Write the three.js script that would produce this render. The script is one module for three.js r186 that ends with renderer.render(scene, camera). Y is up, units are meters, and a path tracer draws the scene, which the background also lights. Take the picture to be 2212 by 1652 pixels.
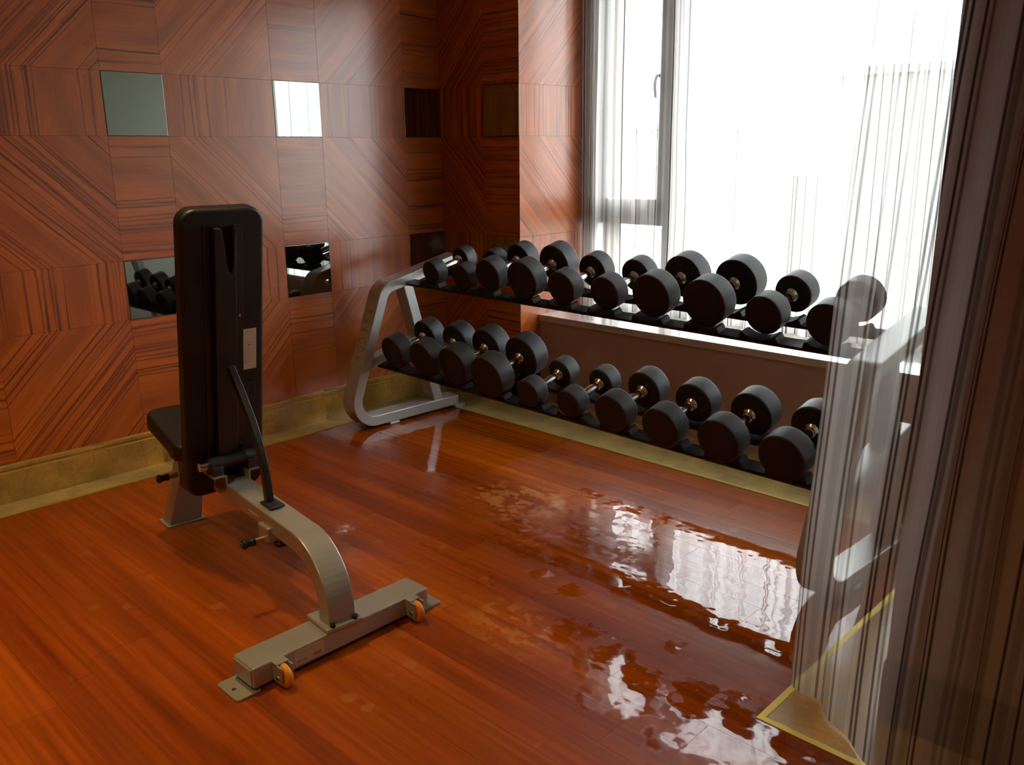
import * as THREE from 'three';
import { RoundedBoxGeometry } from 'three/addons/geometries/RoundedBoxGeometry.js';
import { mergeGeometries } from 'three/addons/utils/BufferGeometryUtils.js';

// ---------------------------------------------------------------- camera, sky, exposure
const scene = new THREE.Scene();
const R = THREE.MathUtils.degToRad;
const camera = new THREE.PerspectiveCamera(2 * Math.atan(826 / 1863.22) * 180 / Math.PI, 2212 / 1652, 0.05, 500);
camera.position.set(-3.396, 1.385, 3.831);
camera.rotation.order = 'YXZ';
camera.rotation.set(R(-14.974), R(-45.914), R(-0.599));
scene.add(camera);
const renderer = new THREE.WebGLRenderer({ antialias: true });
renderer.toneMapping = THREE.LinearToneMapping;
renderer.toneMappingExposure = 1.0;
renderer.shadowMap.enabled = true;
scene.background = new THREE.Color(10.4, 11.0, 11.2);          // bright overcast sky

// ---------------------------------------------------------------- helpers
let seed = 7;
const rnd = () => { seed = (seed * 1664525 + 1013904223) >>> 0; return seed / 4294967296; };
const rr = (a, b) => a + (b - a) * rnd();
function hash2(x, y) { let h = Math.imul(x, 374761393) ^ Math.imul(y, 668265263); h = Math.imul(h ^ (h >>> 13), 1274126177); return ((h ^ (h >>> 16)) >>> 0) / 4294967296; }
function vnoise(x, y) {
  const xi = Math.floor(x), yi = Math.floor(y), fx = x - xi, fy = y - yi;
  const u = fx * fx * (3 - 2 * fx), v = fy * fy * (3 - 2 * fy);
  const a = hash2(xi, yi), b = hash2(xi + 1, yi), c = hash2(xi, yi + 1), d = hash2(xi + 1, yi + 1);
  return a + (b - a) * u + (c - a) * v + (a - b - c + d) * u * v;
}
const fbm = (x, y, n = 4) => { let s = 0, a = 0.5, t = 0; for (let i = 0; i < n; i++) { s += a * vnoise(x, y); t += a; a *= 0.5; x = x * 2.03 + 11.3; y = y * 2.03 + 5.7; } return s / t; };
const clamp = (x, a = 0, b = 1) => Math.min(b, Math.max(a, x));
const smooth = (a, b, x) => { const t = clamp((x - a) / (b - a)); return t * t * (3 - 2 * t); };
function tex(w, h, fn, srgb = false) {
  const d = new Uint8Array(w * h * 4);
  for (let j = 0; j < h; j++) for (let i = 0; i < w; i++) {
    const c = fn(i, j), k = (j * w + i) * 4;
    d[k] = clamp(c[0], 0, 255); d[k + 1] = clamp(c[1], 0, 255); d[k + 2] = clamp(c[2], 0, 255); d[k + 3] = c.length > 3 ? clamp(c[3], 0, 255) : 255;
  }
  const t = new THREE.DataTexture(d, w, h, THREE.RGBAFormat);
  t.magFilter = THREE.LinearFilter; t.minFilter = THREE.LinearMipmapLinearFilter; t.generateMipmaps = true;
  t.wrapS = t.wrapT = THREE.RepeatWrapping;
  if (srgb) t.colorSpace = THREE.SRGBColorSpace;
  t.needsUpdate = true;
  return t;
}
function canvasTex(w, h, draw) {
  const c = document.createElement('canvas'); c.width = w; c.height = h;
  draw(c.getContext('2d'), w, h);
  const t = new THREE.CanvasTexture(c); t.colorSpace = THREE.SRGBColorSpace; t.magFilter = THREE.LinearFilter; return t;
}
const std = (o) => new THREE.MeshStandardMaterial(o);
const phys = (o) => new THREE.MeshPhysicalMaterial(o);
const taken = {};
function numbered(n) { const k = taken[n] = (taken[n] ?? -1) + 1; return k ? `${n}_${String(k).padStart(3, '0')}` : n; }
function mesh(name, geo, mat, parent) {
  const g = Array.isArray(geo) ? mergeGeometries(geo.map((q) => { const c = q.index ? q.toNonIndexed() : q; for (const a of Object.keys(c.attributes)) if (!['position', 'normal', 'uv'].includes(a)) c.deleteAttribute(a); return c; })) : geo;
  const m = new THREE.Mesh(g, mat); m.name = parent ? name : numbered(name);
  m.castShadow = m.receiveShadow = true;
  (parent || scene).add(m); return m;
}
function tag(o, label, category, group) { o.userData.label = label; o.userData.category = category; if (group) o.userData.group = group; return o; }
function struct(o) { o.userData.kind = 'structure'; return o; }
function thing(name, label, category, group) { const o = new THREE.Group(); o.name = numbered(name); scene.add(o); return tag(o, label, category, group); }
const box = (w, h, d, x = 0, y = 0, z = 0) => new THREE.BoxGeometry(w, h, d).translate(x, y, z);
const bb = (x0, x1, y0, y1, z0, z1) => box(x1 - x0, y1 - y0, z1 - z0, (x0 + x1) / 2, (y0 + y1) / 2, (z0 + z1) / 2);
const rbox = (w, h, d, r, x = 0, y = 0, z = 0, s = 3) => new RoundedBoxGeometry(w, h, d, s, r).translate(x, y, z);
const cyl = (r0, r1, h, seg = 24) => new THREE.CylinderGeometry(r0, r1, h, seg);
// world-space uv in metres on axis-aligned geometry
function uvMetres(g) {
  const p = g.attributes.position, n = g.attributes.normal, uv = g.attributes.uv;
  for (let i = 0; i < p.count; i++) {
    const ax = Math.abs(n.getX(i)), ay = Math.abs(n.getY(i)), az = Math.abs(n.getZ(i));
    if (ay > ax && ay > az) uv.setXY(i, p.getX(i), p.getZ(i));
    else if (ax > az) uv.setXY(i, p.getZ(i), p.getY(i));
    else uv.setXY(i, p.getX(i), p.getY(i));
  }
  return g;
}
// polyline with rounded corners: pts [[x,y,r],...]
function roundPath(pts, seg = 10) {
  const out = [];
  pts.forEach(([x, y, r], i) => {
    if (!r || i === 0 || i === pts.length - 1) { out.push(new THREE.Vector2(x, y)); return; }
    const P = new THREE.Vector2(x, y), A = new THREE.Vector2(pts[i - 1][0], pts[i - 1][1]).sub(P).normalize(), B = new THREE.Vector2(pts[i + 1][0], pts[i + 1][1]).sub(P).normalize();
    const ang = Math.acos(clamp(A.dot(B), -1, 1)), d = r / Math.tan(ang / 2), bis = A.clone().add(B).normalize(), C = P.clone().addScaledVector(bis, r / Math.sin(ang / 2));
    const s = P.clone().addScaledVector(A, d).sub(C), e = P.clone().addScaledVector(B, d).sub(C);
    let a0 = Math.atan2(s.y, s.x), a1 = Math.atan2(e.y, e.x), da = a1 - a0;
    while (da > Math.PI) da -= 2 * Math.PI; while (da < -Math.PI) da += 2 * Math.PI;
    for (let k = 0; k <= seg; k++) out.push(new THREE.Vector2(C.x + r * Math.cos(a0 + da * k / seg), C.y + r * Math.sin(a0 + da * k / seg)));
  });
  return out;
}
// band of thickness t on one side of the path, extruded along z with a small bevel
function bandGeo(path, t, depth, bevel = 0.004) {
  const inner = path.map((p, i) => {
    const a = path[Math.max(0, i - 1)], b = path[Math.min(path.length - 1, i + 1)];
    const d = b.clone().sub(a).normalize(); return new THREE.Vector2(p.x - d.y * t, p.y + d.x * t);
  });
  const s = new THREE.Shape([...path, ...inner.reverse()]);
  return new THREE.ExtrudeGeometry(s, { depth: depth - 2 * bevel, bevelEnabled: true, bevelThickness: bevel, bevelSize: bevel, bevelOffset: -bevel, bevelSegments: 2, curveSegments: 8 }).translate(0, 0, bevel);
}
function roundRect(w, h, r) {
  const s = new THREE.Shape(), x = -w / 2, y = -h / 2;
  s.moveTo(x + r, y); s.lineTo(x + w - r, y); s.absarc(x + w - r, y + r, r, -Math.PI / 2, 0); s.lineTo(x + w, y + h - r); s.absarc(x + w - r, y + h - r, r, 0, Math.PI / 2);
  s.lineTo(x + r, y + h); s.absarc(x + r, y + h - r, r, Math.PI / 2, Math.PI); s.lineTo(x, y + r); s.absarc(x + r, y + r, r, Math.PI, Math.PI * 1.5); return s;
}

// ---------------------------------------------------------------- materials
// striped veneer: u across the grain (4.096 m per repeat), v along it (1.2 m)
const streaks = [];
{ let s = 0; while (s < 2048) { const w = rnd() < 0.30 ? rr(14, 46) : rr(1.6, 5.2); streaks.push([s, w, w > 10 ? rr(0.08, 0.28) : rr(0.4, 1.0), rr(0, 100)]); s += w * 0.6 + (rnd() < 0.55 ? rr(3, 9) : rr(8, 24)); } }
const veneerTex = (() => {
  const W = 2048, H = 256, dark = new Float32Array(W * H);
  for (const [c, w, a, ph] of streaks) for (let j = 0; j < H; j++) {
    const t = j / H * Math.PI * 2, wob = (w > 10 ? 3 : 1.6) * (Math.sin(t + ph) + 0.5 * Math.sin(2 * t + ph * 1.7)), fade = 0.72 + 0.28 * Math.sin(t * (1 + (ph | 0) % 2) + ph * 3.1);
    for (let k = -Math.ceil(w * 1.6); k <= Math.ceil(w * 1.6); k++) {
      const x = ((Math.round(c + wob + k) % W) + W) % W, e = Math.exp(-(k * k) / (w * w * 0.42));
      dark[j * W + x] = Math.max(dark[j * W + x], a * e * fade);
    }
  }
  return tex(W, H, (i, j) => {
    const f = vnoise(i * 0.7, j * 0.05), g = vnoise(i * 0.05 + 9, j * 0.02), d = dark[j * W + i], b = 0.84 + 0.12 * f + 0.12 * (g - 0.5);
    return [214 * b * (1 - 0.72 * d), 109 * b * (1 - 0.78 * d) * (0.95 + 0.1 * g), 24 * b * (1 - 0.7 * d)];
  }, true);
})();
veneerTex.repeat.set(1 / 4.096, 1 / 1.2);
const veneers = [1, 0.95, 1.04].map((k) => phys({ map: veneerTex, color: new THREE.Color(k * 0.92, k * 0.86, k * 0.60), roughness: 0.45, clearcoat: 1, clearcoatRoughness: 0.2 }));
const mirrorMat = std({ color: 0x8f9490, metalness: 1, roughness: 0.02 });
const backing = std({ color: 0x2a1408, roughness: 0.8 });
const marbleTex = tex(512, 512, (i, j) => {
  const n = fbm(i * 0.012, j * 0.012, 5), v = Math.abs(fbm(i * 0.02 + 40, j * 0.009 + 7, 4) - 0.5) * 2, w = smooth(0.12, 0, v) * 0.4, f = vnoise(i * 0.31, j * 0.31);
  const b = 0.80 + 0.40 * (n - 0.5) + 0.07 * (f - 0.5) - w * 0.12;
  return [232 * b, 205 * b * (1 - 0.03 * w), 140 * b * (1 - 0.1 * n)];
}, true);
marbleTex.repeat.set(1 / 0.9, 1 / 0.9);
const marbleLight = phys({ map: marbleTex, color: new THREE.Color(1.0, 0.97, 0.88), roughness: 0.32, specularIntensity: 0.8 });
const marbleBrown = phys({ map: marbleTex, color: new THREE.Color(0.92, 0.72, 0.40), roughness: 0.22 });
const sillTex = tex(256, 256, (i, j) => { const b = 0.86 + 0.2 * (fbm(i * 0.03, j * 0.03, 4) - 0.5); return [226 * b, 216 * b, 206 * b]; }, true);
const marbleSill = phys({ map: sillTex, color: 0xffffff, roughness: 0.12, clearcoat: 1, clearcoatRoughness: 0.04 });
const brass = std({ color: 0xbfae58, metalness: 0.5, roughness: 0.45 });
const apronMat = std({ color: 0xb99a8a, roughness: 0.5 });
const greyPaint = std({ color: 0xbfc0b2, roughness: 0.7 });
const whitePaint = std({ color: 0x9c9282, roughness: 0.8 });
const beigePaint = std({ color: 0x5e3a22, roughness: 0.6 });
const brownStone = std({ color: 0x82746b, roughness: 0.45 });
const aluminium = std({ color: 0xb4bcbc, roughness: 0.5 });
const glass = phys({ color: 0xffffff, roughness: 0, transmission: 1, thickness: 0, ior: 1.45 });
const silver = phys({ color: 0xa19f96, metalness: 0.4, roughness: 0.36, clearcoat: 0.5, clearcoatRoughness: 0.25 });
const rackSilver = phys({ color: 0xb0b2b0, metalness: 0.35, roughness: 0.36, clearcoat: 0.5, clearcoatRoughness: 0.25 });
const blackSteel = phys({ color: 0x141314, roughness: 0.42, clearcoat: 0.25, clearcoatRoughness: 0.35 });
const blackPlastic = std({ color: 0x1d1c1e, roughness: 0.5 });
const rubber = std({ color: 0x38393d, roughness: 0.5 });
const rubberFace = std({ color: 0x171718, roughness: 0.62 });
const chrome = std({ color: 0xe4e0d8, metalness: 1, roughness: 0.22 });
const vinyl = phys({ color: 0x171514, roughness: 0.48, sheen: 0.2 });
const orangeWheel = std({ color: 0xd9861c, roughness: 0.45 });
const zinc = std({ color: 0xb09a6a, metalness: 0.8, roughness: 0.35 });
const blueCap = std({ color: 0x4f6f80, metalness: 0.6, roughness: 0.3 });

// sheer fabric: dark woven stripes of different widths on a pale open weave; 1.6 m per repeat
const [fabric, fabricHeavy] = (() => {
  const W = 2048, a = new Float32Array(W).fill(0), t = new Float32Array(W).fill(0);
  let x = 0;
  while (x < W) {
    const kind = rnd(), n = kind < 0.45 ? 1 : kind < 0.8 ? 2 : 3;
    for (let k = 0; k < n; k++) { const w = rnd() < 0.3 ? rr(13, 24) : rr(5, 10), s = w > 12 ? rr(0.3, 0.6) : rr(0.6, 1); for (let i = -w; i < w; i++) { const q = Math.floor(x + i + W) % W; a[q] = Math.max(a[q], s * smooth(w, w * 0.3, Math.abs(i))); } x += w + rr(8, 20); }
    const band = rr(12, 44); if (rnd() < 0.4) for (let i = 0; i < band; i++) { const q = Math.floor(x + i) % W; t[q] = 0.5; }
    x += band + rr(4, 30);
  }
  const color = tex(W, 4, (i) => { const b = 1 - 0.28 * t[i], s = a[i]; return [232 * b * (1 - s) + 62 * s, 229 * b * (1 - s) + 52 * s, 225 * b * (1 - s) + 48 * s]; }, true);
  const cover = tex(W, 4, (i) => { const th = vnoise(i * 0.8, 3) * 18, c = 120 + 40 * t[i] + th; const v = c * (1 - a[i]) + 216 * a[i]; return [v, v, v]; });
  const cover2 = tex(W, 4, (i) => { const th = vnoise(i * 0.8, 3) * 18, c = 116 + 36 * t[i] + th; const v = c * (1 - a[i]) + 225 * a[i]; return [v, v, v]; });
  color.repeat.set(1 / 1.6, 1); cover.repeat.set(1 / 1.6, 1); cover2.repeat.set(1 / 1.6, 1);
  return [[cover, 0.72], [cover2, 0.55]].map(([alphaMap, transmission]) => phys({ map: color, alphaMap, transparent: true, roughness: 1, transmission, thickness: 0, side: THREE.DoubleSide, specularIntensity: 0.1 }));
})();

// floor: lacquered reddish boards. Maps cover 5 x 5 m: x -4.6..0.4, z -0.6..4.4
const FX = -4.6, FZ = -0.6, FS = 5;
const floorColor = tex(2048, 2048, (i, j) => {
  const x = FX + i / 2048 * FS, z = FZ + j / 2048 * FS;
  const g = fbm(x * 90, z * 2.2, 3), h = fbm(x * 9 + 30, z * 0.9, 3);
  let b = 0.80 + 0.30 * (g - 0.5) + 0.30 * (h - 0.5), c = [202 * b, 97 * b * (0.9 + 0.2 * h), 18 * b];
  // dried splashes near the wet area
  const near = smooth(1.5, 0.4, Math.hypot(x + 1.6, (z - 1.9) * 0.8));
  const gx = Math.floor(x / 0.07), gz = Math.floor(z / 0.07), r = hash2(gx + 911, gz + 77);
  if (r < 0.10 * near) { const cx = (gx + 0.5 + 0.3 * (hash2(gx, gz) - 0.5)) * 0.07, cz = (gz + 0.5) * 0.07, rad = 0.008 + 0.02 * hash2(gx + 5, gz + 3), d = Math.hypot(x - cx, z - cz) + 0.006 * (vnoise(x * 200, z * 200) - 0.5);
    const k = smooth(rad, rad * 0.7, d) * 0.22; c = c.map((v, q) => v * (1 - k) + [205, 165, 140][q] * k); }
  // cream residue of dried water, broken into flecks
  const e = fbm(x * 38 + 4, z * 30, 4), q = fbm(x * 6, z * 6 + 2, 3);
  const k2 = smooth(0.30, 0.14, Math.hypot((x + 1.02) * 1.1, z - 1.56) + 0.16 * (q - 0.5)) * smooth(0.46, 0.56, e) * 0.5 + smooth(0.16, 0.06, Math.hypot(x + 1.72, (z - 2.22) * 0.7) + 0.12 * (q - 0.5)) * smooth(0.50, 0.58, e) * 0.4;
  if (k2 > 0) c = c.map((v, i2) => v * (1 - k2) + [224, 176, 126][i2] * k2);
  return c;
}, true);
// wetness: film of water on the boards
const wetAt = (x, z) => {
  const n = fbm(x * 9 + 3, z * 9, 4), m = fbm(x * 42, z * 42 + 9, 3);
  let w = 0;
  const band = (x0, x1, z0, z1, e) => smooth(x0 - e, x0 + e, x + 0.05 * (n - 0.5)) * (1 - smooth(x1 - e, x1 + e, x + 0.05 * (n - 0.5))) * smooth(z0 - e, z0 + e, z + 0.12 * (n - 0.5)) * (1 - smooth(z1 - e, z1 + e, z));
  // puddle strip in front of the rack: solid near the curtain, broken up towards the mirrored wall
  let a = band(-1.36, -0.72, 1.66, 3.0, 0.02);
  const brk = smooth(2.5, 1.8, z);
  a *= 1 - 0.8 * brk * smooth(0.49, 0.42, m * 0.75 + n * 0.25);
  w = Math.max(w, a);
  w = Math.max(w, band(-1.05, -0.24, 0.2, 1.2, 0.05) * (0.55 + 0.45 * smooth(0.42, 0.55, n)));
  const blobs = [[-1.66, 1.24, 0.05], [-1.65, 2.36, 0.07], [-1.70, 2.56, 0.10], [-1.83, 2.60, 0.06], [-1.76, 2.70, 0.07], [-1.74, 2.93, 0.14], [-1.83, 2.96, 0.12], [-1.62, 2.78, 0.05], [-1.86, 2.84, 0.05], [-1.42, 2.05, 0.03], [-1.45, 2.2, 0.04], [-1.50, 2.62, 0.03], [-1.68, 3.1, 0.13], [-1.58, 2.87, 0.03]];
  for (const [bx, bz, r] of blobs) w = Math.max(w, smooth(r * 1.15, r * 0.8, Math.hypot(x - bx, z - bz) + r * 1.5 * (n - 0.5) + r * 1.5 * (m - 0.5)));
  return w;
};
const floorRough = tex(1536, 1536, (i, j) => {
  const x = FX + i / 1536 * FS, z = FZ + j / 1536 * FS, w = (x > -2.1 && z < 3.3) ? wetAt(x, z) : 0;
  const dry = 88 + 46 * (fbm(x * 5, z * 5, 3) - 0.5) + 26 * (fbm(x * 40, z * 12, 2) - 0.5), v = dry * (1 - w) + 8 * w;
  return [v, v, v, 130 + 125 * w];
});
const floorBump = tex(1024, 1024, (i, j) => { const x = i / 1024 * FS, z = j / 1024 * FS, v = 128 + 110 * (fbm(x * 10, z * 4, 3) - 0.5) + 60 * (fbm(x * 30, z * 22, 2) - 0.5); return [v, v, v]; });
for (const t of [floorColor, floorRough, floorBump]) { t.repeat.set(1 / FS, 1 / FS); t.offset.set(-FX / FS, -FZ / FS); }
const plankMats = [[1, 1, 1], [0.90, 0.86, 0.82], [1.03, 1.03, 1.0], [0.95, 0.90, 0.9], [1.02, 0.97, 0.86], [0.84, 0.76, 0.74]].map(([r, g, b]) =>
  phys({ map: floorColor, roughnessMap: floorRough, specularIntensityMap: floorRough, roughness: 1, bumpMap: floorBump, bumpScale: 0.0022, color: new THREE.Color(0.80 * r, 0.74 * g, 0.60 * b), ior: 1.52 }));

// ---------------------------------------------------------------- room shell
const CEIL = 2.75, XW = -5.6, ZS = 6.6, PIER = 0.613, REV = 0.60, PART = 3.18, PX = -1.4;
// floor
const floor = struct(mesh('floor', bb(XW - 0.2, 0.9, -0.16, -0.014, -0.2, ZS + 0.2), std({ color: 0x3a2416, roughness: 0.9 })));
{
  const PW = 0.121, x0 = -0.2755, gap = 0.0003;
  const joints = { 4: 2.126, 10: 2.126, 9: 2.63, 14: 2.635 };
  for (let r = 0; r < 33; r++) {
    const xr = x0 - r * PW, xl = xr - PW, zEnd = xr > -1.60 ? 2.958 : 4.2;
    let z = 0.1625, first = joints[r] ? (joints[r] - 0.1625) % 0.91 : rr(0.2, 0.91), L = first < 0.06 ? 0.91 : first;
    while (z < zEnd - 0.01) {
      const e = Math.min(z + L, zEnd);
      const g = uvMetres(bb(xl + gap, xr - gap, -0.014, 0, z + gap, e - gap));
      mesh('plank', g, plankMats[Math.floor(rnd() * plankMats.length)], floor);
      z = e; L = 0.91;
    }
  }
  // boards beyond the view (west and south of it)
  const rest = mesh('plank_field', [uvMetres(bb(XW, x0 - 33 * PW, -0.014, 0, 0.1625, ZS)), uvMetres(bb(x0 - 33 * PW, -1.623, -0.014, 0, 4.2, ZS))], plankMats[0], floor);
  rest.userData.kind = 'stuff';
  // marble border with brass edging
  mesh('marble_border', uvMetres(bb(XW, -0.2755, -0.014, 0.001, 0, 0.144)), marbleLight, floor);
  mesh('marble_border', uvMetres(bb(-0.258, 0.17, -0.014, 0.001, 0, 2.976)), marbleLight, floor);
  mesh('marble_border', uvMetres(bb(-1.605, 0.17, -0.014, 0.001, 2.976, PART)), marbleBrown, floor);
  mesh('marble_border', uvMetres(bb(-1.605, PX, -0.014, 0.001, PART, ZS)), marbleBrown, floor);
  mesh('brass_strip', bb(XW, -0.2755, -0.014, 0.0022, 0.144, 0.1625), brass, floor);
  mesh('brass_strip', bb(-0.2755, -0.258, -0.014, 0.0022, 0.1, 2.958), brass, floor);
  const brassBright = std({ color: 0xd6c14a, metalness: 0.4, roughness: 0.4 });
  mesh('brass_strip', bb(-1.623, -0.258, -0.014, 0.0022, 2.958, 2.976), brassBright, floor);
  mesh('brass_strip', bb(-1.623, -1.605, -0.014, 0.0022, 2.976, ZS), brassBright, floor);
}

// veneer pattern: squares 0.537 wide between mirror columns 0.263 wide
const MW = 0.263, SQ = 0.537, TV = 0.785, MH = 0.26, Y1 = 1.7259, BB = 0.16;
const rows = [[BB, Y1 - TV - MH, 'sq', -1], [Y1 - TV - MH, Y1 - TV, 'mi', 0], [Y1 - TV, Y1 - MH, 'sq', 1], [Y1 - MH, Y1, 'mi', 0], [Y1, Y1 + TV - MH, 'sq', -1], [Y1 + TV - MH, CEIL, 'mi', 0]];
{ let w = 0; for (const q of rows) { q.w0 = w; if (q[2] === 'sq') w += q[3] * (q[1] - q[0]); } }
// one veneer piece on a wall: a = along the wall (view right), y up; put(a, y, out) -> world
function veneerPiece(parent, a0, a1, row, colKind, u0, put) {
  const [y0, y1, rk, sg] = row, g = 0.0006, T = 0.005;
  if (colKind === 'mi' && rk === 'mi') {
    const f = new RoundedBoxGeometry(a1 - a0 - 2 * g, y1 - y0 - 2 * g, 0.008, 2, 0.002).translate((a0 + a1) / 2, (y0 + y1) / 2, -0.002);
    mesh('mirror_tile', place(f, put), mirrorMat, parent); return;
  }
  const b = bb(a0 + g, a1 - g, y0 + g, y1 - g, -T, 0), p = b.attributes.position, uv = b.attributes.uv, off = rnd() * 1.2;
  for (let i = 0; i < p.count; i++) {
    const a = p.getX(i), y = p.getY(i);
    let s, t;
    if (colKind === 'mi') { s = u0 + row.w0 + sg * (y - y0); t = a; }
    else if (rk === 'mi') { s = u0 + (a - a0) + row.w0; t = y; }
    else { s = u0 + (a - a0) + row.w0 + sg * (y - y0); t = ((a - a0) - sg * (y - y0)) * 0.7; }
    uv.setXY(i, s, t + off);
  }
  mesh('veneer_panel', place(b, put), veneers[Math.floor(rnd() * 3)], parent);
}
function place(g, put) {     // put: Matrix4 from wall space (a, y, out) to world
  return g.applyMatrix4(put);
}
const basis = (ax, ox, pos) => new THREE.Matrix4().makeBasis(ax, new THREE.Vector3(0, 1, 0), ox).setPosition(...pos);
const vX = new THREE.Vector3(1, 0, 0), vZ = new THREE.Vector3(0, 0, 1), mX = new THREE.Vector3(-1, 0, 0);

// north wall (mirror tiles)
const wallN = struct(mesh('wall_north', bb(XW - 0.2, 0.9, -0.014, CEIL, -0.2, -0.005), backing));
{
  const M = basis(vX, vZ, [0, 0, 0]);
  let a = 0, u = 10;
  for (let k = 0; k < 5; k++) {
    for (const row of rows) veneerPiece(wallN, a - MW, a, row, 'mi', u, M);
    a -= MW; u -= SQ;
    for (const row of rows) veneerPiece(wallN, a - SQ, a, row, 'sq', u, M);
    a -= SQ;
  }
  const rest = bb(XW, a, BB, CEIL, -0.005, 0), p = rest.attributes.position, uv = rest.attributes.uv;
  for (let i = 0; i < p.count; i++) uv.setXY(i, p.getX(i), p.getY(i));
  mesh('veneer_panel', rest, veneers[0], wallN);
}
// east wall: pier, low wall below the sill, wall over the window
const wallE = struct(mesh('wall_east', [bb(0.005, 0.9, -0.014, CEIL, -0.005, PIER - 0.005), bb(0.172, 0.72, -0.014, 0.464, PIER - 0.005, PART), bb(0.46, 0.9, 2.45, CEIL, PIER - 0.005, PART)], backing));
{
  const M = basis(vZ, mX, [0, 0, 0]);      // pier face, seen from the room: right = +z
  const cuts = [[0, 0.352, 'sq', 4.2], [0.352, PIER, 'mi', 4.2 + 0.352]];
  for (const [a0, a1, k, u] of cuts) for (const row of rows) veneerPiece(wallE, a0, a1, row, k, u, M);
  const M2 = basis(vX, vZ, [0, 0, PIER]);  // reveal
  for (const row of rows) veneerPiece(wallE, 0, REV, row, 'sq', 6.1, M2);
  mesh('apron_panel', bb(0.160, 0.172, 0.0, 0.464, PIER, PART), apronMat, wallE);
  mesh('lintel_panel', bb(0.45, 0.46, 2.45, CEIL, PIER, PART), whitePaint, wallE);
}
const sill = struct(mesh('trim_1', uvMetres(rbox(0.60, 0.036, PART - PIER, 0.004, 0.146 + 0.30, 0.482, (PIER + PART) / 2)), marbleSill));
sill.userData.label = 'polished pale marble window sill behind the rack';
// partition block on the right
const wallP = struct(mesh('wall_south', [bb(PX + 0.005, 0.9, -0.014, CEIL, PART + 0.01, ZS + 0.2), bb(XW - 0.2, PX + 0.005, -0.014, CEIL, ZS, ZS + 0.2)], beigePaint));
{
  mesh('painted_panel', bb(PX + 0.005, 0.9, 0, CEIL, PART, PART + 0.01), greyPaint, wallP);
  for (let z = PART; z < ZS - 0.01; z += 0.855) mesh('stone_panel', bb(PX, PX + 0.005, BB, CEIL, z + 0.001, Math.min(z + 0.855, ZS) - 0.001), brownStone, wallP);
}
struct(mesh('wall_west', bb(XW - 0.2, XW, -0.014, CEIL, 0, ZS), beigePaint));
struct(mesh('ceiling', bb(XW - 0.2, 0.9, CEIL, CEIL + 0.15, -0.2, ZS + 0.2), whitePaint));

// baseboards: flat board with a stepped cap
function baseboard(name, len, M) {
  const s = new THREE.Shape([[0, 0], [0.020, 0], [0.020, 0.128], [0.014, 0.132], [0.014, 0.140], [0.018, 0.143], [0.018, 0.156], [0.014, BB], [0, BB]].map((q) => new THREE.Vector2(...q)));
  const g = new THREE.ExtrudeGeometry(s, { depth: len, bevelEnabled: false });
  g.applyMatrix4(M); uvMetres(g);
  return struct(mesh(name, g, marbleBrown));
}
// profile x -> out of the wall, extrusion -> along the wall
baseboard('baseboard_north', -XW, new THREE.Matrix4().makeBasis(vZ, new THREE.Vector3(0, 1, 0), mX).setPosition(0, 0.001, 0));
baseboard('baseboard_east', PIER, new THREE.Matrix4().makeBasis(mX, new THREE.Vector3(0, 1, 0), vZ).setPosition(0, 0.001, 0));
baseboard('baseboard_south', ZS - PART, new THREE.Matrix4().makeBasis(mX, new THREE.Vector3(0, 1, 0), vZ).setPosition(PX, 0.001, PART));

// window
const win = new THREE.Group(); win.name = 'window_1'; struct(win); scene.add(win);
{
  const x0 = 0.60, x1 = 0.66, y0 = 0.50, y1 = 2.45;
  mesh('window_frame', [bb(x0, x1, y0, y0 + 0.06, PIER, PART), bb(x0, x1, y1 - 0.06, y1, PIER, PART), bb(x0, x1, y0, y1, PIER, PIER + 0.045), bb(x0, x1, y0, y1, PART - 0.05, PART)], aluminium, win);
  mesh('mullion', rbox(0.09, y1 - y0 - 0.12, 0.095, 0.006, x0 + 0.03, (y0 + y1) / 2, 1.165), aluminium, win);
  mesh('transom', bb(x0, x1, 0.985, 1.035, PIER + 0.045, 1.118), aluminium, win);
  const sash = mesh('sash', [rbox(0.05, 1.36, 0.062, 0.005, x0 + 0.02, 1.71, 0.69), rbox(0.05, 1.36, 0.05, 0.005, x0 + 0.02, 1.71, 1.095), rbox(0.05, 0.09, 0.44, 0.005, x0 + 0.02, 1.08, 0.893), rbox(0.05, 0.07, 0.44, 0.005, x0 + 0.02, 2.355, 0.893)], aluminium, win);
  mesh('handle', [rbox(0.02, 0.07, 0.025, 0.004, x0 - 0.014, 1.73, 1.095), new THREE.TubeGeometry(new THREE.CatmullRomCurve3([[x0 - 0.02, 1.755, 1.095], [x0 - 0.05, 1.76, 1.085], [x0 - 0.055, 1.72, 1.075], [x0 - 0.05, 1.65, 1.078]].map((v) => new THREE.Vector3(...v))), 16, 0.008, 8)], aluminium, sash);
  mesh('pane', bb(0.628, 0.634, 1.12, 2.32, 0.72, 1.07), glass, win);
  mesh('pane', bb(0.628, 0.634, 0.56, 0.985, PIER + 0.045, 1.118), glass, win);
  mesh('pane', bb(0.628, 0.634, 0.56, y1 - 0.06, 1.212, PART - 0.05), glass, win);
}
// the world outside the window
const ground = struct(mesh('ground', new THREE.PlaneGeometry(600, 600).rotateX(-Math.PI / 2).translate(200, -14, 0), std({ color: 0x86857f, roughness: 1 })));
ground.userData.label = 'pale ground far below the window';

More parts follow.
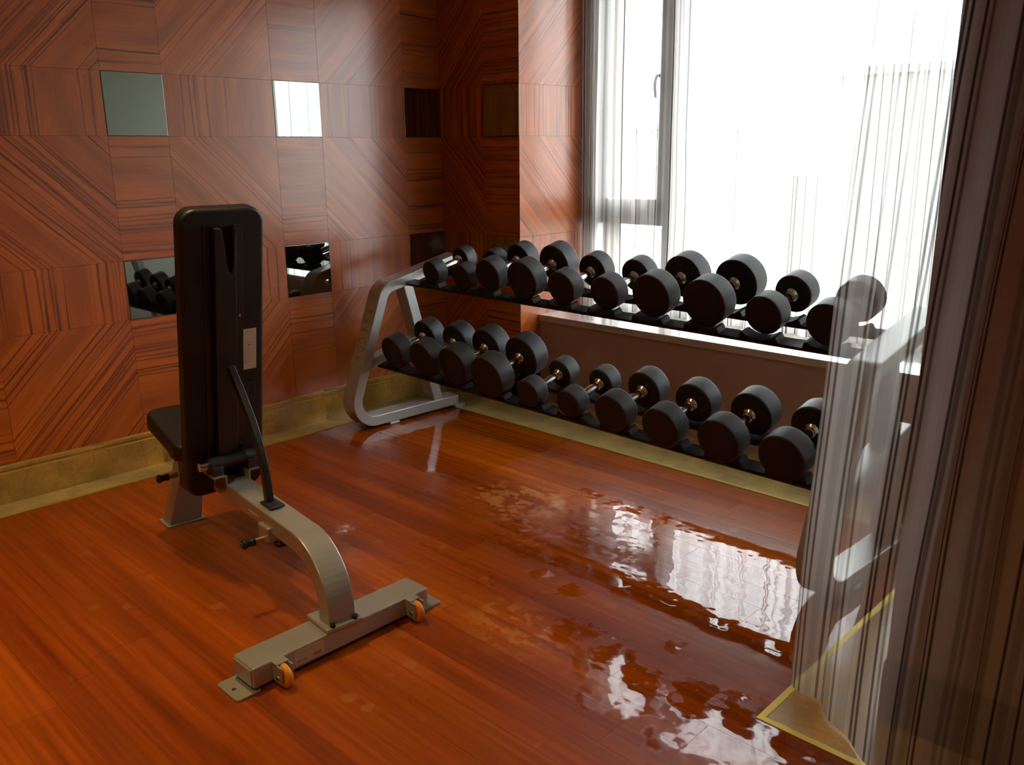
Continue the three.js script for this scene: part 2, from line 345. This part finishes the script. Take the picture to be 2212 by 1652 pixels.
{
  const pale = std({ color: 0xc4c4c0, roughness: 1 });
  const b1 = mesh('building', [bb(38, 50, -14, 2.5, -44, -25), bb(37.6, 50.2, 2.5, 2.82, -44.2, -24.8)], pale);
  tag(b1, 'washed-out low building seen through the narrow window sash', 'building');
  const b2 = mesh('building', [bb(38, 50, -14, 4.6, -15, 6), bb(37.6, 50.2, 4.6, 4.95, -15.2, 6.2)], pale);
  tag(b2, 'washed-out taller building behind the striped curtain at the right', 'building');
}

// ---------------------------------------------------------------- ceiling lamps
const warm = new THREE.Color(1.0, 0.68, 0.30);
for (const [x, z] of [[-2.3, 1.3], [-3.7, 1.5], [-3.3, 3.5], [-4.9, 1.5], [-4.9, 3.5], [-3.3, 5.5], [-4.9, 5.5]]) {
  const t = thing('ceiling_light', 'recessed round warm ceiling downlight above the gym floor', 'ceiling light', 'ceiling downlights');
  t.position.set(x, CEIL, z);
  mesh('trim_ring', new THREE.TorusGeometry(0.075, 0.008, 8, 32).rotateX(Math.PI / 2), std({ color: 0xdddddd, roughness: 0.4 }), t);
  mesh('lamp_disc', cyl(0.068, 0.068, 0.006).translate(0, -0.004, 0), std({ color: 0xffffff, emissive: warm, emissiveIntensity: 6 }), t);
  const l = new THREE.SpotLight(warm, 8.8, 0, R(50), 0.75, 2); l.position.set(0, -0.02, 0); l.target.position.set(0, -1, 0); l.shadow.radius = 3; l.castShadow = true;
  t.add(l); t.add(l.target);
}

// ---------------------------------------------------------------- dumbbell rack
const TAU = R(14.4), RZ0 = 0.28, RZ1 = 2.90, YAW = R(-2.2);
const rack = thing('dumbbell_rack', 'silver framed two tier dumbbell rack standing below the window', 'dumbbell rack');
rack.position.set(0, 0, 0.38); rack.rotation.y = YAW;      // local z = 0 at the near face of the far end frame
rack.updateMatrixWorld(true);
{
  const outer = roundPath([[-0.255, 0.016, 0], [-1.005, 0.016, 0.135], [-0.738, 0.742, 0.105], [-0.235, 0.858, 0]], 12);
  // path runs front-wards, so the tube's wall lies on its right; offset t negative
  const FT = 0.054, FD = 0.10;
  const letters = canvasTex(128, 1024, (c, w, h) => {
    c.fillStyle = '#a39d8c'; c.fillRect(0, 0, w, h);
    c.fillStyle = '#857c68'; c.font = 'bold 136px sans-serif'; c.textAlign = 'center'; c.textBaseline = 'middle';
    c.save(); c.translate(w / 2, h / 2); c.rotate(Math.PI / 2);
    const s = 'PRECOR'; for (let i = 0; i < s.length; i++) c.fillText(s[i], -390 + i * 156, 4);
    c.restore();
  });
  for (const z of [-FD, RZ1 - 0.38 - FD]) {
    const f = mesh('end_frame', bandGeo(outer, -FT, FD), rackSilver, rack); f.position.z = z;
    const dx = -0.387 + 0.572, dy = 0.05 - 0.735, len = Math.hypot(dx, dy);
    const d = mesh('diagonal_strut', rbox(0.06, len, 0.085, 0.006).rotateZ(Math.atan2(dx, -dy)).translate((-0.387 - 0.572) / 2, (0.05 + 0.735) / 2, FD / 2), rackSilver, f);
    const ax = -0.862, bx = -0.36, ay = 0.318, by = ay + (bx - ax) * Math.tan(TAU), al = Math.hypot(bx - ax, by - ay);
    mesh('shelf_arm', rbox(al, 0.055, 0.07, 0.005).rotateZ(TAU).translate((ax + bx) / 2, (ay + by) / 2 + 0.01, FD / 2), rackSilver, f);
    mesh('foot', [rbox(0.06, 0.014, FD + 0.012, 0.003, -0.70, 0.0085, FD / 2), rbox(0.07, 0.014, FD + 0.012, 0.003, -0.25, 0.0085, FD / 2)], rackSilver, f);
    // brand sticker on the slanted front of the leg
    const a = new THREE.Vector2(-0.885, 0.342), b = new THREE.Vector2(-0.775, 0.641), L = a.distanceTo(b), ang = Math.atan2(b.x - a.x, b.y - a.y);
    const st = mesh('brand_sticker', new THREE.ExtrudeGeometry(roundRect(0.078, L, 0.012), { depth: 0.0012, bevelEnabled: false }), std({ map: letters, roughness: 0.45 }), f);
    const su = st.geometry.attributes.uv, sp = st.geometry.attributes.position;
    for (let i = 0; i < su.count; i++) su.setXY(i, sp.getX(i) / 0.078 + 0.5, sp.getY(i) / L + 0.5);
    const along = new THREE.Vector3(Math.sin(ang), Math.cos(ang), 0), out = new THREE.Vector3(-Math.cos(ang), Math.sin(ang), 0);
    st.matrixAutoUpdate = true;
    const m4 = new THREE.Matrix4().makeBasis(new THREE.Vector3(0, 0, 1), along, out);
    st.quaternion.setFromRotationMatrix(m4);
    st.position.set((a.x + b.x) / 2, (a.y + b.y) / 2, FD / 2).addScaledVector(out, 0.0008);
  }
}
const LEN = RZ1 - 0.38 - 0.10;      // clear length between the end frames
const tiers = { upper: { x: -0.6, y: 0.735 }, lower: { x: -0.8, y: 0.3365 } };
const toRack = (tier, along, up, z) => new THREE.Vector3(tier.x + along * Math.cos(TAU) - up * Math.sin(TAU), tier.y + along * Math.sin(TAU) + up * Math.cos(TAU), z);
const tierMatrix = (tier) => new THREE.Matrix4().makeRotationZ(TAU).setPosition(tier.x, tier.y, 0);
// [tier, front face offset along the tray, z, radius]
const UP_ = [[-0.569, 0.548, 0.060], [-0.585, 0.790, 0.063], [-0.563, 0.95, 0.078], [-0.597, 1.204, 0.089], [-0.600, 1.434, 0.075], [-0.599, 1.668, 0.073], [-0.608, 1.905, 0.089], [-0.621, 2.151, 0.092], [-0.621, 2.389, 0.072], [-0.645, 2.634, 0.076]];
const LO_ = [[-0.783, 0.491, 0.083], [-0.795, 0.733, 0.089], [-0.805, 0.961, 0.095], [-0.832, 1.212, 0.098], [-0.831, 1.449, 0.063], [-0.836, 1.678, 0.062], [-0.856, 1.908, 0.078], [-0.878, 2.149, 0.080], [-0.878, 2.388, 0.083], [-0.891, 2.628, 0.084]];
const rackInv = rack.matrixWorld.clone().invert();
function slot(tier, xf, z) { const v = new THREE.Vector3(xf, tier.y, z).applyMatrix4(rackInv); return { along: (v.x - tier.x) / Math.cos(TAU), z: v.z }; }
// trays
for (const [key, list] of [['upper', UP_], ['lower', LO_]]) {
  const tier = tiers[key], M = tierMatrix(tier);
  const rails = [[0.010, 0.072], [0.172, 0.238]];
  for (const [a0, a1] of rails) {
    const g = [bb(a0, a1, -0.008, -0.003, 0, LEN), bb(a0, a0 + 0.005, -0.014, -0.003, 0, LEN), bb(a1 - 0.005, a1, -0.014, -0.003, 0, LEN)].map((q) => q.applyMatrix4(M));
    const rail = mesh('tray_rail', g, blackSteel, rack);
    for (const [xf, zw] of list) {
      const s = slot(tier, xf, zw), R0 = 0.104, hw = 0.060, pts = [];
      for (let k = 0; k <= 14; k++) { const q = -hw + 2 * hw * k / 14; pts.push(new THREE.Vector2(q, R0 - Math.sqrt(R0 * R0 - q * q))); }
      pts.push(new THREE.Vector2(hw + 0.010, pts[14].y - 0.002), new THREE.Vector2(hw + 0.018, -0.003), new THREE.Vector2(-hw - 0.018, -0.003), new THREE.Vector2(-hw - 0.010, pts[0].y - 0.002));
      const g2 = new THREE.ExtrudeGeometry(new THREE.Shape(pts), { depth: a1 - a0 - 0.014, bevelEnabled: false }).rotateY(Math.PI / 2).translate(a0 + 0.007, 0, 0);
      g2.applyMatrix4(new THREE.Matrix4().makeTranslation(0, -0.001, s.z)).applyMatrix4(M);
      mesh('cradle', g2, blackPlastic, rail);
    }
  }
}
// dumbbells
function lathePiece(pts, seg = 40) { return new THREE.LatheGeometry(pts.map((q) => new THREE.Vector2(...q)), seg).rotateZ(-Math.PI / 2); }   // axis along +x
const nth = ['first', 'second', 'third', 'fourth', 'fifth', 'sixth', 'seventh', 'eighth', 'ninth', 'tenth'];
for (const [key, list] of [['upper', UP_], ['lower', LO_]]) list.forEach(([xf, zw, r], i) => {
  const tier = tiers[key], s = slot(tier, xf, zw), hl = 0.040 + r * 0.46, hd = 0.135, c = 0.006;
  const size = r < 0.066 ? 'small' : r < 0.08 ? 'medium' : 'large';
  const t = thing('dumbbell', `${size} round black rubber dumbbell, ${nth[i]} from the mirrored wall on the rack's ${key} tier`, 'dumbbell', `dumbbells on the ${key} tier`);
  const pos = toRack(tier, s.along, r + 0.0005, s.z).applyMatrix4(rack.matrixWorld);
  t.position.copy(pos);
  t.quaternion.setFromRotationMatrix(new THREE.Matrix4().makeRotationY(YAW).multiply(new THREE.Matrix4().makeRotationZ(TAU)));
  const prof = [[0, 0], [r - c, 0], [r - c * 0.3, c * 0.3], [r, c], [r, hl - c], [r - c * 0.3, hl - c * 0.3], [r - c, hl], [0.020, hl], [0, hl]];
  const outerCap = [[0, -0.0004], [r * 0.70, -0.0004], [r * 0.73, -0.0020], [r - c * 0.9, -0.0020], [r - c * 0.9, 0.0002]];
  const innerCap = [[0.021, hl + 0.0002], [0.021, hl + 0.0016], [r - c * 0.9, hl + 0.0016], [r - c * 0.9, hl - 0.0002]];
  for (const far of [false, true]) {
    const put = (g) => far ? g.rotateY(Math.PI).translate(2 * hl + hd, 0, 0) : g;
    const head = mesh('head', put(lathePiece(prof)), rubber, t);
    mesh('end_face', put(lathePiece(outerCap)), rubberFace, head);
    mesh('inner_face', put(lathePiece(innerCap)), rubberFace, head);
  }
  const h = [[0.0001, 0], [0.0135, 0], [0.0135, 0.012], [0.015, 0.02], [0.0172, hd / 2], [0.015, hd - 0.02], [0.0135, hd - 0.012], [0.0135, hd], [0.0001, hd]];
  mesh('handle', lathePiece(h, 24).translate(hl, 0, 0), chrome, t);
  const col = [[0.0001, 0], [0.026, 0], [0.028, 0.005], [0.026, 0.012], [0.019, 0.016], [0.019, 0.022], [0.0001, 0.022]];
  mesh('collar', lathePiece(col, 28).translate(hl, 0, 0), chrome, t);
  mesh('collar', lathePiece(col, 28).rotateY(Math.PI).translate(hl + hd, 0, 0), chrome, t);
});

// ---------------------------------------------------------------- adjustable bench
const bench = thing('weight_bench', 'adjustable weight bench with upright black pad and silver curved frame', 'weight bench');
bench.position.set(-2.144, 0, 1.89); bench.rotation.y = R(-4.8);
{
  // local: rear is -z; s = -z
  const onSide = (g) => g.rotateY(Math.PI / 2);      // (x, y, depth) drawn in (s, y) -> depth along x, s along -z
  const beamPath = roundPath([[-0.046, 0.088, 0], [-0.046, 0.306, 0.20], [1.14, 0.352, 0]], 16);
  const beam = mesh('main_beam', onSide(bandGeo(beamPath, -0.058, 0.086).translate(0, 0, -0.043)), silver, bench);
  mesh('base_plate', rbox(0.118, 0.014, 0.122, 0.005, 0, 0.082, 0.0), silver, bench);
  for (const [x, z] of [[-0.036, 0.052], [0.036, 0.052]]) mesh('bolt', cyl(0.0085, 0.0085, 0.012, 12).translate(x, 0.092, z), blackSteel, bench);
  // cross foot, square to the room
  const foot = new THREE.Group(); foot.name = 'cross_foot'; foot.rotation.y = R(4.8); bench.add(foot);
  const FXc = 0.007;
  mesh('foot_tube', rbox(0.606, 0.062, 0.105, 0.006, FXc, 0.044, 0), silver, foot);
  for (const sx of [-1, 1]) {
    mesh('end_cap', rbox(0.006, 0.05, 0.092, 0.002, FXc + sx * 0.304, 0.044, 0), silver, foot);
    const sh = roundRect(0.075, 0.112, 0.012); const hole = new THREE.Path(); hole.absarc(sx * 0.016, 0, 0.006, 0, Math.PI * 2, true); sh.holes.push(hole);
    mesh('floor_flange', new THREE.ExtrudeGeometry(sh, { depth: 0.006, bevelEnabled: false }).rotateX(-Math.PI / 2).translate(FXc + sx * 0.318, 0.001, 0), silver, foot);
    const wx = FXc + sx * 0.229;
    mesh('transport_wheel', lathePiece([[0.008, -0.011], [0.026, -0.011], [0.033, -0.007], [0.035, 0], [0.033, 0.007], [0.026, 0.011], [0.008, 0.011]], 32).translate(wx, 0.036, 0.083), orangeWheel, foot);
    mesh('wheel_bracket', [box(0.004, 0.05, 0.05, wx - 0.017, 0.045, 0.074), box(0.004, 0.05, 0.05, wx + 0.017, 0.045, 0.074), box(0.038, 0.004, 0.03, wx, 0.071, 0.064)], silver, foot);
    mesh('axle', cyl(0.005, 0.005, 0.044, 12).rotateZ(Math.PI / 2).translate(wx, 0.036, 0.083), chrome, foot);
  }
  const plate = canvasTex(512, 224, (c, w, h) => {
    c.fillStyle = '#b9a58c'; c.fillRect(0, 0, w, h);
    c.strokeStyle = '#8d7a63'; c.lineWidth = 3; for (let i = 0; i < 3; i++) { c.beginPath(); c.moveTo(24, 26 + i * 17); c.lineTo(480 - i * 70, 26 + i * 17); c.stroke(); }
    c.fillStyle = '#5b4430'; c.font = 'bold 46px sans-serif'; c.fillText('PRECOR', 34, 188);
    c.fillStyle = '#7d664e'; c.fillRect(318, 140, 142, 16); c.fillRect(318, 164, 142, 22);
  });
  const lp = mesh('rating_label', box(0.096, 0.042, 0.001, FXc - 0.130, 0.045, 0.053), std({ map: plate, roughness: 0.5 }), foot);
  lp.userData.label = 'pale rating label with printed brand name';

  // rear leg
  const leg = [new THREE.Vector2(-0.0625, 0.006), new THREE.Vector2(0.0625, 0.006), new THREE.Vector2(0.042, 0.29), new THREE.Vector2(-0.042, 0.29)];
  const lg = new THREE.ExtrudeGeometry(new THREE.Shape(leg), { depth: 0.075, bevelEnabled: true, bevelSize: 0.003, bevelThickness: 0.003, bevelOffset: -0.003, bevelSegments: 1 });
  lg.applyMatrix4(new THREE.Matrix4().set(1, 0, 0, 0, 0, 1, 0, 0, 0, 0.5, 1, -1.222, 0, 0, 0, 1));
  mesh('rear_leg', lg, silver, bench);
  mesh('rear_foot_plate', rbox(0.15, 0.008, 0.10, 0.003, 0, 0.005, -1.185), silver, bench);

  // backrest: hinged at the pivot, leaning back 11 degrees towards the camera
  const back = new THREE.Group(); back.name = 'backrest'; back.position.set(0, 0.39, -0.690); back.rotation.x = R(11); bench.add(back);
  const padShape = roundRect(0.268, 0.985, 0.05);
  mesh('back_pad', new THREE.ExtrudeGeometry(padShape, { depth: 0.030, bevelEnabled: true, bevelThickness: 0.014, bevelSize: 0.012, bevelOffset: -0.012, bevelSegments: 4 }).translate(0.005, 0.362, -0.044), vinyl, back);
  const shell = new THREE.Shape();   // folded steel support with two ears and a scooped top
  shell.moveTo(-0.036, -0.09); shell.lineTo(0.032, -0.09); shell.lineTo(0.032, 0.78); shell.lineTo(0.026, 0.80);
  shell.bezierCurveTo(0.022, 0.74, 0.024, 0.66, 0.014, 0.655); shell.bezierCurveTo(0.002, 0.66, -0.004, 0.76, -0.016, 0.80); shell.lineTo(-0.036, 0.80); shell.closePath();
  mesh('back_support', new THREE.ExtrudeGeometry(shell, { depth: 0.032, bevelEnabled: true, bevelSize: 0.002, bevelThickness: 0.002, bevelOffset: -0.002, bevelSegments: 1 }).translate(0, 0, -0.002), blackSteel, back);
  mesh('support_flange', [rbox(0.030, 0.89, 0.006, 0.002, 0.050, 0.36, 0.003), rbox(0.022, 0.89, 0.006, 0.002, -0.050, 0.36, 0.003)], blackSteel, back);
  for (const y of [0.0, 0.46]) mesh('screw', cyl(0.005, 0.005, 0.006, 12).rotateX(Math.PI / 2).translate(0.050, y + 0.05, 0.008), chrome, back);
  const warn = canvasTex(192, 512, (c, w, h) => {
    c.fillStyle = '#d8c2a8'; c.fillRect(0, 0, w, h);
    c.strokeStyle = '#8a7460'; c.lineWidth = 4; c.beginPath(); c.moveTo(8, 62); c.lineTo(150, 58); c.stroke();
    c.lineWidth = 3; for (let i = 0; i < 20; i++) { const y = 150 + i * 15; c.beginPath(); c.moveTo(14, y); c.lineTo(60 + ((i * 53) % 110), y - 2); c.stroke(); }
    c.fillStyle = '#6a5644'; c.fillRect(70, 200, 40, 8); c.fillRect(14, 402, 20, 10);
  });
  const wl = mesh('warning_label', box(0.046, 0.142, 0.001, 0.088, 0.385, 0.0008), std({ map: warn, roughness: 0.5 }), back);
  wl.userData.label = 'white warning label with fine print on the pad back';
  mesh('catch_block', rbox(0.05, 0.05, 0.018, 0.004, 0.075, 0.245, 0.008), blackPlastic, back);

  // pivot
  mesh('pivot_shaft', cyl(0.0150, 0.0150, 0.225, 20).rotateZ(Math.PI / 2).translate(0.002, 0.395, -0.640), chrome, bench);
  mesh('pivot_sleeve', cyl(0.021, 0.021, 0.105, 24).rotateZ(Math.PI / 2).translate(-0.002, 0.395, -0.640), blackSteel, bench);
  for (const sx of [-1, 1]) {
    mesh('bearing_block', [rbox(0.038, 0.034, 0.062, 0.005, sx * 0.062, 0.378, -0.635), cyl(0.024, 0.024, 0.036, 20).rotateZ(Math.PI / 2).translate(sx * 0.062, 0.395, -0.640)], blackPlastic, bench);
    mesh('pivot_bracket', [box(0.006, 0.052, 0.085, sx * 0.040, 0.338, -0.64), box(0.045, 0.006, 0.085, sx * 0.060, 0.361, -0.64)], silver, bench);
  }
  // curved adjustment bar from the pad into a slot in the beam
  const arc = new THREE.CatmullRomCurve3([[0, 0.735, -0.565], [0, 0.655, -0.495], [0, 0.575, -0.435], [0, 0.49, -0.392], [0, 0.40, -0.368], [0, 0.31, -0.360]].map((v) => new THREE.Vector3(...v)));
  const ap = arc.getPoints(24).map((v) => new THREE.Vector2(-v.z, v.y));
  mesh('adjustment_bar', onSide(bandGeo(ap, 0.026, 0.022, 0.002).translate(0, 0, -0.011)), blackSteel, bench);
  mesh('slot_plate', rbox(0.05, 0.006, 0.075, 0.003, 0.0, 0.328, -0.352), blackPlastic, bench);

  // pull pins
  const pin = (x, y, z) => {
    const k = new THREE.Group(); k.name = 'pull_pin'; k.position.set(x, y, z); bench.add(k);
    mesh('pin_shaft', cyl(0.009, 0.009, 0.034, 16).rotateZ(Math.PI / 2).translate(-0.016, 0, 0), zinc, k);
    mesh('pin_knob', lathePiece([[0.0001, -0.072], [0.013, -0.072], [0.016, -0.066], [0.012, -0.056], [0.011, -0.046], [0.014, -0.038], [0.012, -0.032], [0.0001, -0.032]], 20), blackPlastic, k);
    mesh('pin_cap', cyl(0.0085, 0.0085, 0.004, 16).rotateZ(Math.PI / 2).translate(-0.074, 0, 0), blueCap, k);
  };
  mesh('pin_bracket', rbox(0.05, 0.05, 0.07, 0.006, -0.03, 0.256, -0.318), silver, bench);
  pin(-0.052, 0.238, -0.318);
  mesh('clamp_knob', new THREE.TorusGeometry(0.014, 0.009, 10, 20).rotateX(Math.PI / 2).translate(-0.012, 0.222, -0.285), blackPlastic, bench);
  mesh('side_label', box(0.001, 0.012, 0.075, -0.0436, 0.288, -0.40), std({ color: 0xb29a7c, roughness: 0.5 }), bench);
  pin(-0.06, 0.255, -1.005);
  mesh('seat_bracket', [rbox(0.014, 0.21, 0.075, 0.006, -0.052, 0.315, -0.955), rbox(0.014, 0.21, 0.075, 0.006, 0.052, 0.315, -0.955), rbox(0.014, 0.11, 0.03, 0.004, -0.075, 0.39, -0.99), rbox(0.03, 0.02, 0.05, 0.004, -0.064, 0.335, -0.975)], blackSteel, bench);
  // seat
  const seat = mesh('seat_pad', new THREE.ExtrudeGeometry(roundRect(0.29, 0.325, 0.05), { depth: 0.036, bevelEnabled: true, bevelThickness: 0.013, bevelSize: 0.012, bevelOffset: -0.012, bevelSegments: 4 }).rotateX(-Math.PI / 2), vinyl, bench);
  seat.position.set(0, 0.432, -0.885); seat.rotation.x = R(12);
  mesh('seat_tube', rbox(0.05, 0.04, 0.30, 0.005).rotateX(R(12)).translate(0, 0.40, -0.885), blackSteel, bench);
}

// ---------------------------------------------------------------- curtains
function curtainGeo(path, y0, y1, nu, nv) {
  // path(s 0..1, h 0..1) -> [x, z]; uv.x = cloth metres along the top
  const pos = [], uv = [], idx = []; let acc = 0;
  const us = []; for (let i = 0; i <= nu; i++) { if (i) { const a = path((i - 1) / nu, 0.5), b = path(i / nu, 0.5); acc += Math.hypot(a[0] - b[0], a[1] - b[1]); } us.push(acc); }
  for (let j = 0; j <= nv; j++) for (let i = 0; i <= nu; i++) { const h = j / nv, q = path(i / nu, h); pos.push(q[0], (typeof y0 === 'function' ? y0(i / nu) : y0) * (1 - h) + y1 * h, q[1]); uv.push(us[i], h); }
  for (let j = 0; j < nv; j++) for (let i = 0; i < nu; i++) { const a = j * (nu + 1) + i, b = a + 1, c = a + nu + 1, d = c + 1; idx.push(a, b, d, a, d, c); }
  const g = new THREE.BufferGeometry(); g.setAttribute('position', new THREE.Float32BufferAttribute(pos, 3)); g.setAttribute('uv', new THREE.Float32BufferAttribute(uv, 2)); g.setIndex(idx); g.computeVertexNormals(); return g;
}
// in front of the window
const c1 = mesh('sheer_curtain', curtainGeo((s, h) => {
  const gather = s < 0.18 ? s / 0.18 * 0.10 : 0.10 + (s - 0.18) / 0.82 * 2.40, z = PIER + 0.015 + gather;
  const w = 26 + 14 * vnoise(s * 9, 1), A = 0.016 + 0.02 * smooth(0.2, 0, s), ph = s * 150 + 3 * vnoise(s * 14, 4);
  return [0.515 + A * Math.sin(ph) + 0.008 * Math.sin(ph * 0.37 + h * 3) + 0.006 * (vnoise(s * 60, h * 7) - 0.5), z + 0.012 * (vnoise(s * 30, h * 4 + 20) - 0.5) + 0.006 * Math.cos(ph)];
}, 0.51, 2.70, 620, 24), fabric);
tag(c1, 'white sheer striped curtain hanging right in front of the window', 'curtain');
// in front of the partition, at the right of the picture
const c2 = mesh('sheer_curtain', curtainGeo((s, h) => {
  const L = s * 1.15;
  const bx = -1.445 - 0.16 * smooth(0, 0.32, L), tx = -1.50 - 0.05 * smooth(0, 0.4, L), k = smooth(0, 1, h) * 0.8 + 0.2 * h;
  const zb = 2.958 + L, zt = 3.075 + L * 0.93;
  const ph = L * 58 + 3.2 * vnoise(L * 7, 8) + 0.5 * Math.sin(h * 3 + L * 6), A = (0.018 + 0.022 * vnoise(L * 9, 2)) * (0.55 + 0.45 * smooth(0, 0.35, h) - 0.2 * h) * (0.75 + 0.25 * smooth(0, 0.2, L));
  return [bx * (1 - k) + tx * k + A * Math.sin(ph) + 0.010 * Math.sin(L * 17 + h * 2.5) + 0.008 * (vnoise(L * 22, h * 10) - 0.5), zb * (1 - k) + zt * k + 0.4 * A * Math.cos(ph * 1.02) + 0.010 * (vnoise(L * 12 + 50, h * 7) - 0.5)];
}, 0.006, 2.70, 420, 60), fabricHeavy);
tag(c2, 'grey sheer striped curtain hanging to the floor beside the rack end', 'curtain');

renderer.render(scene, camera);
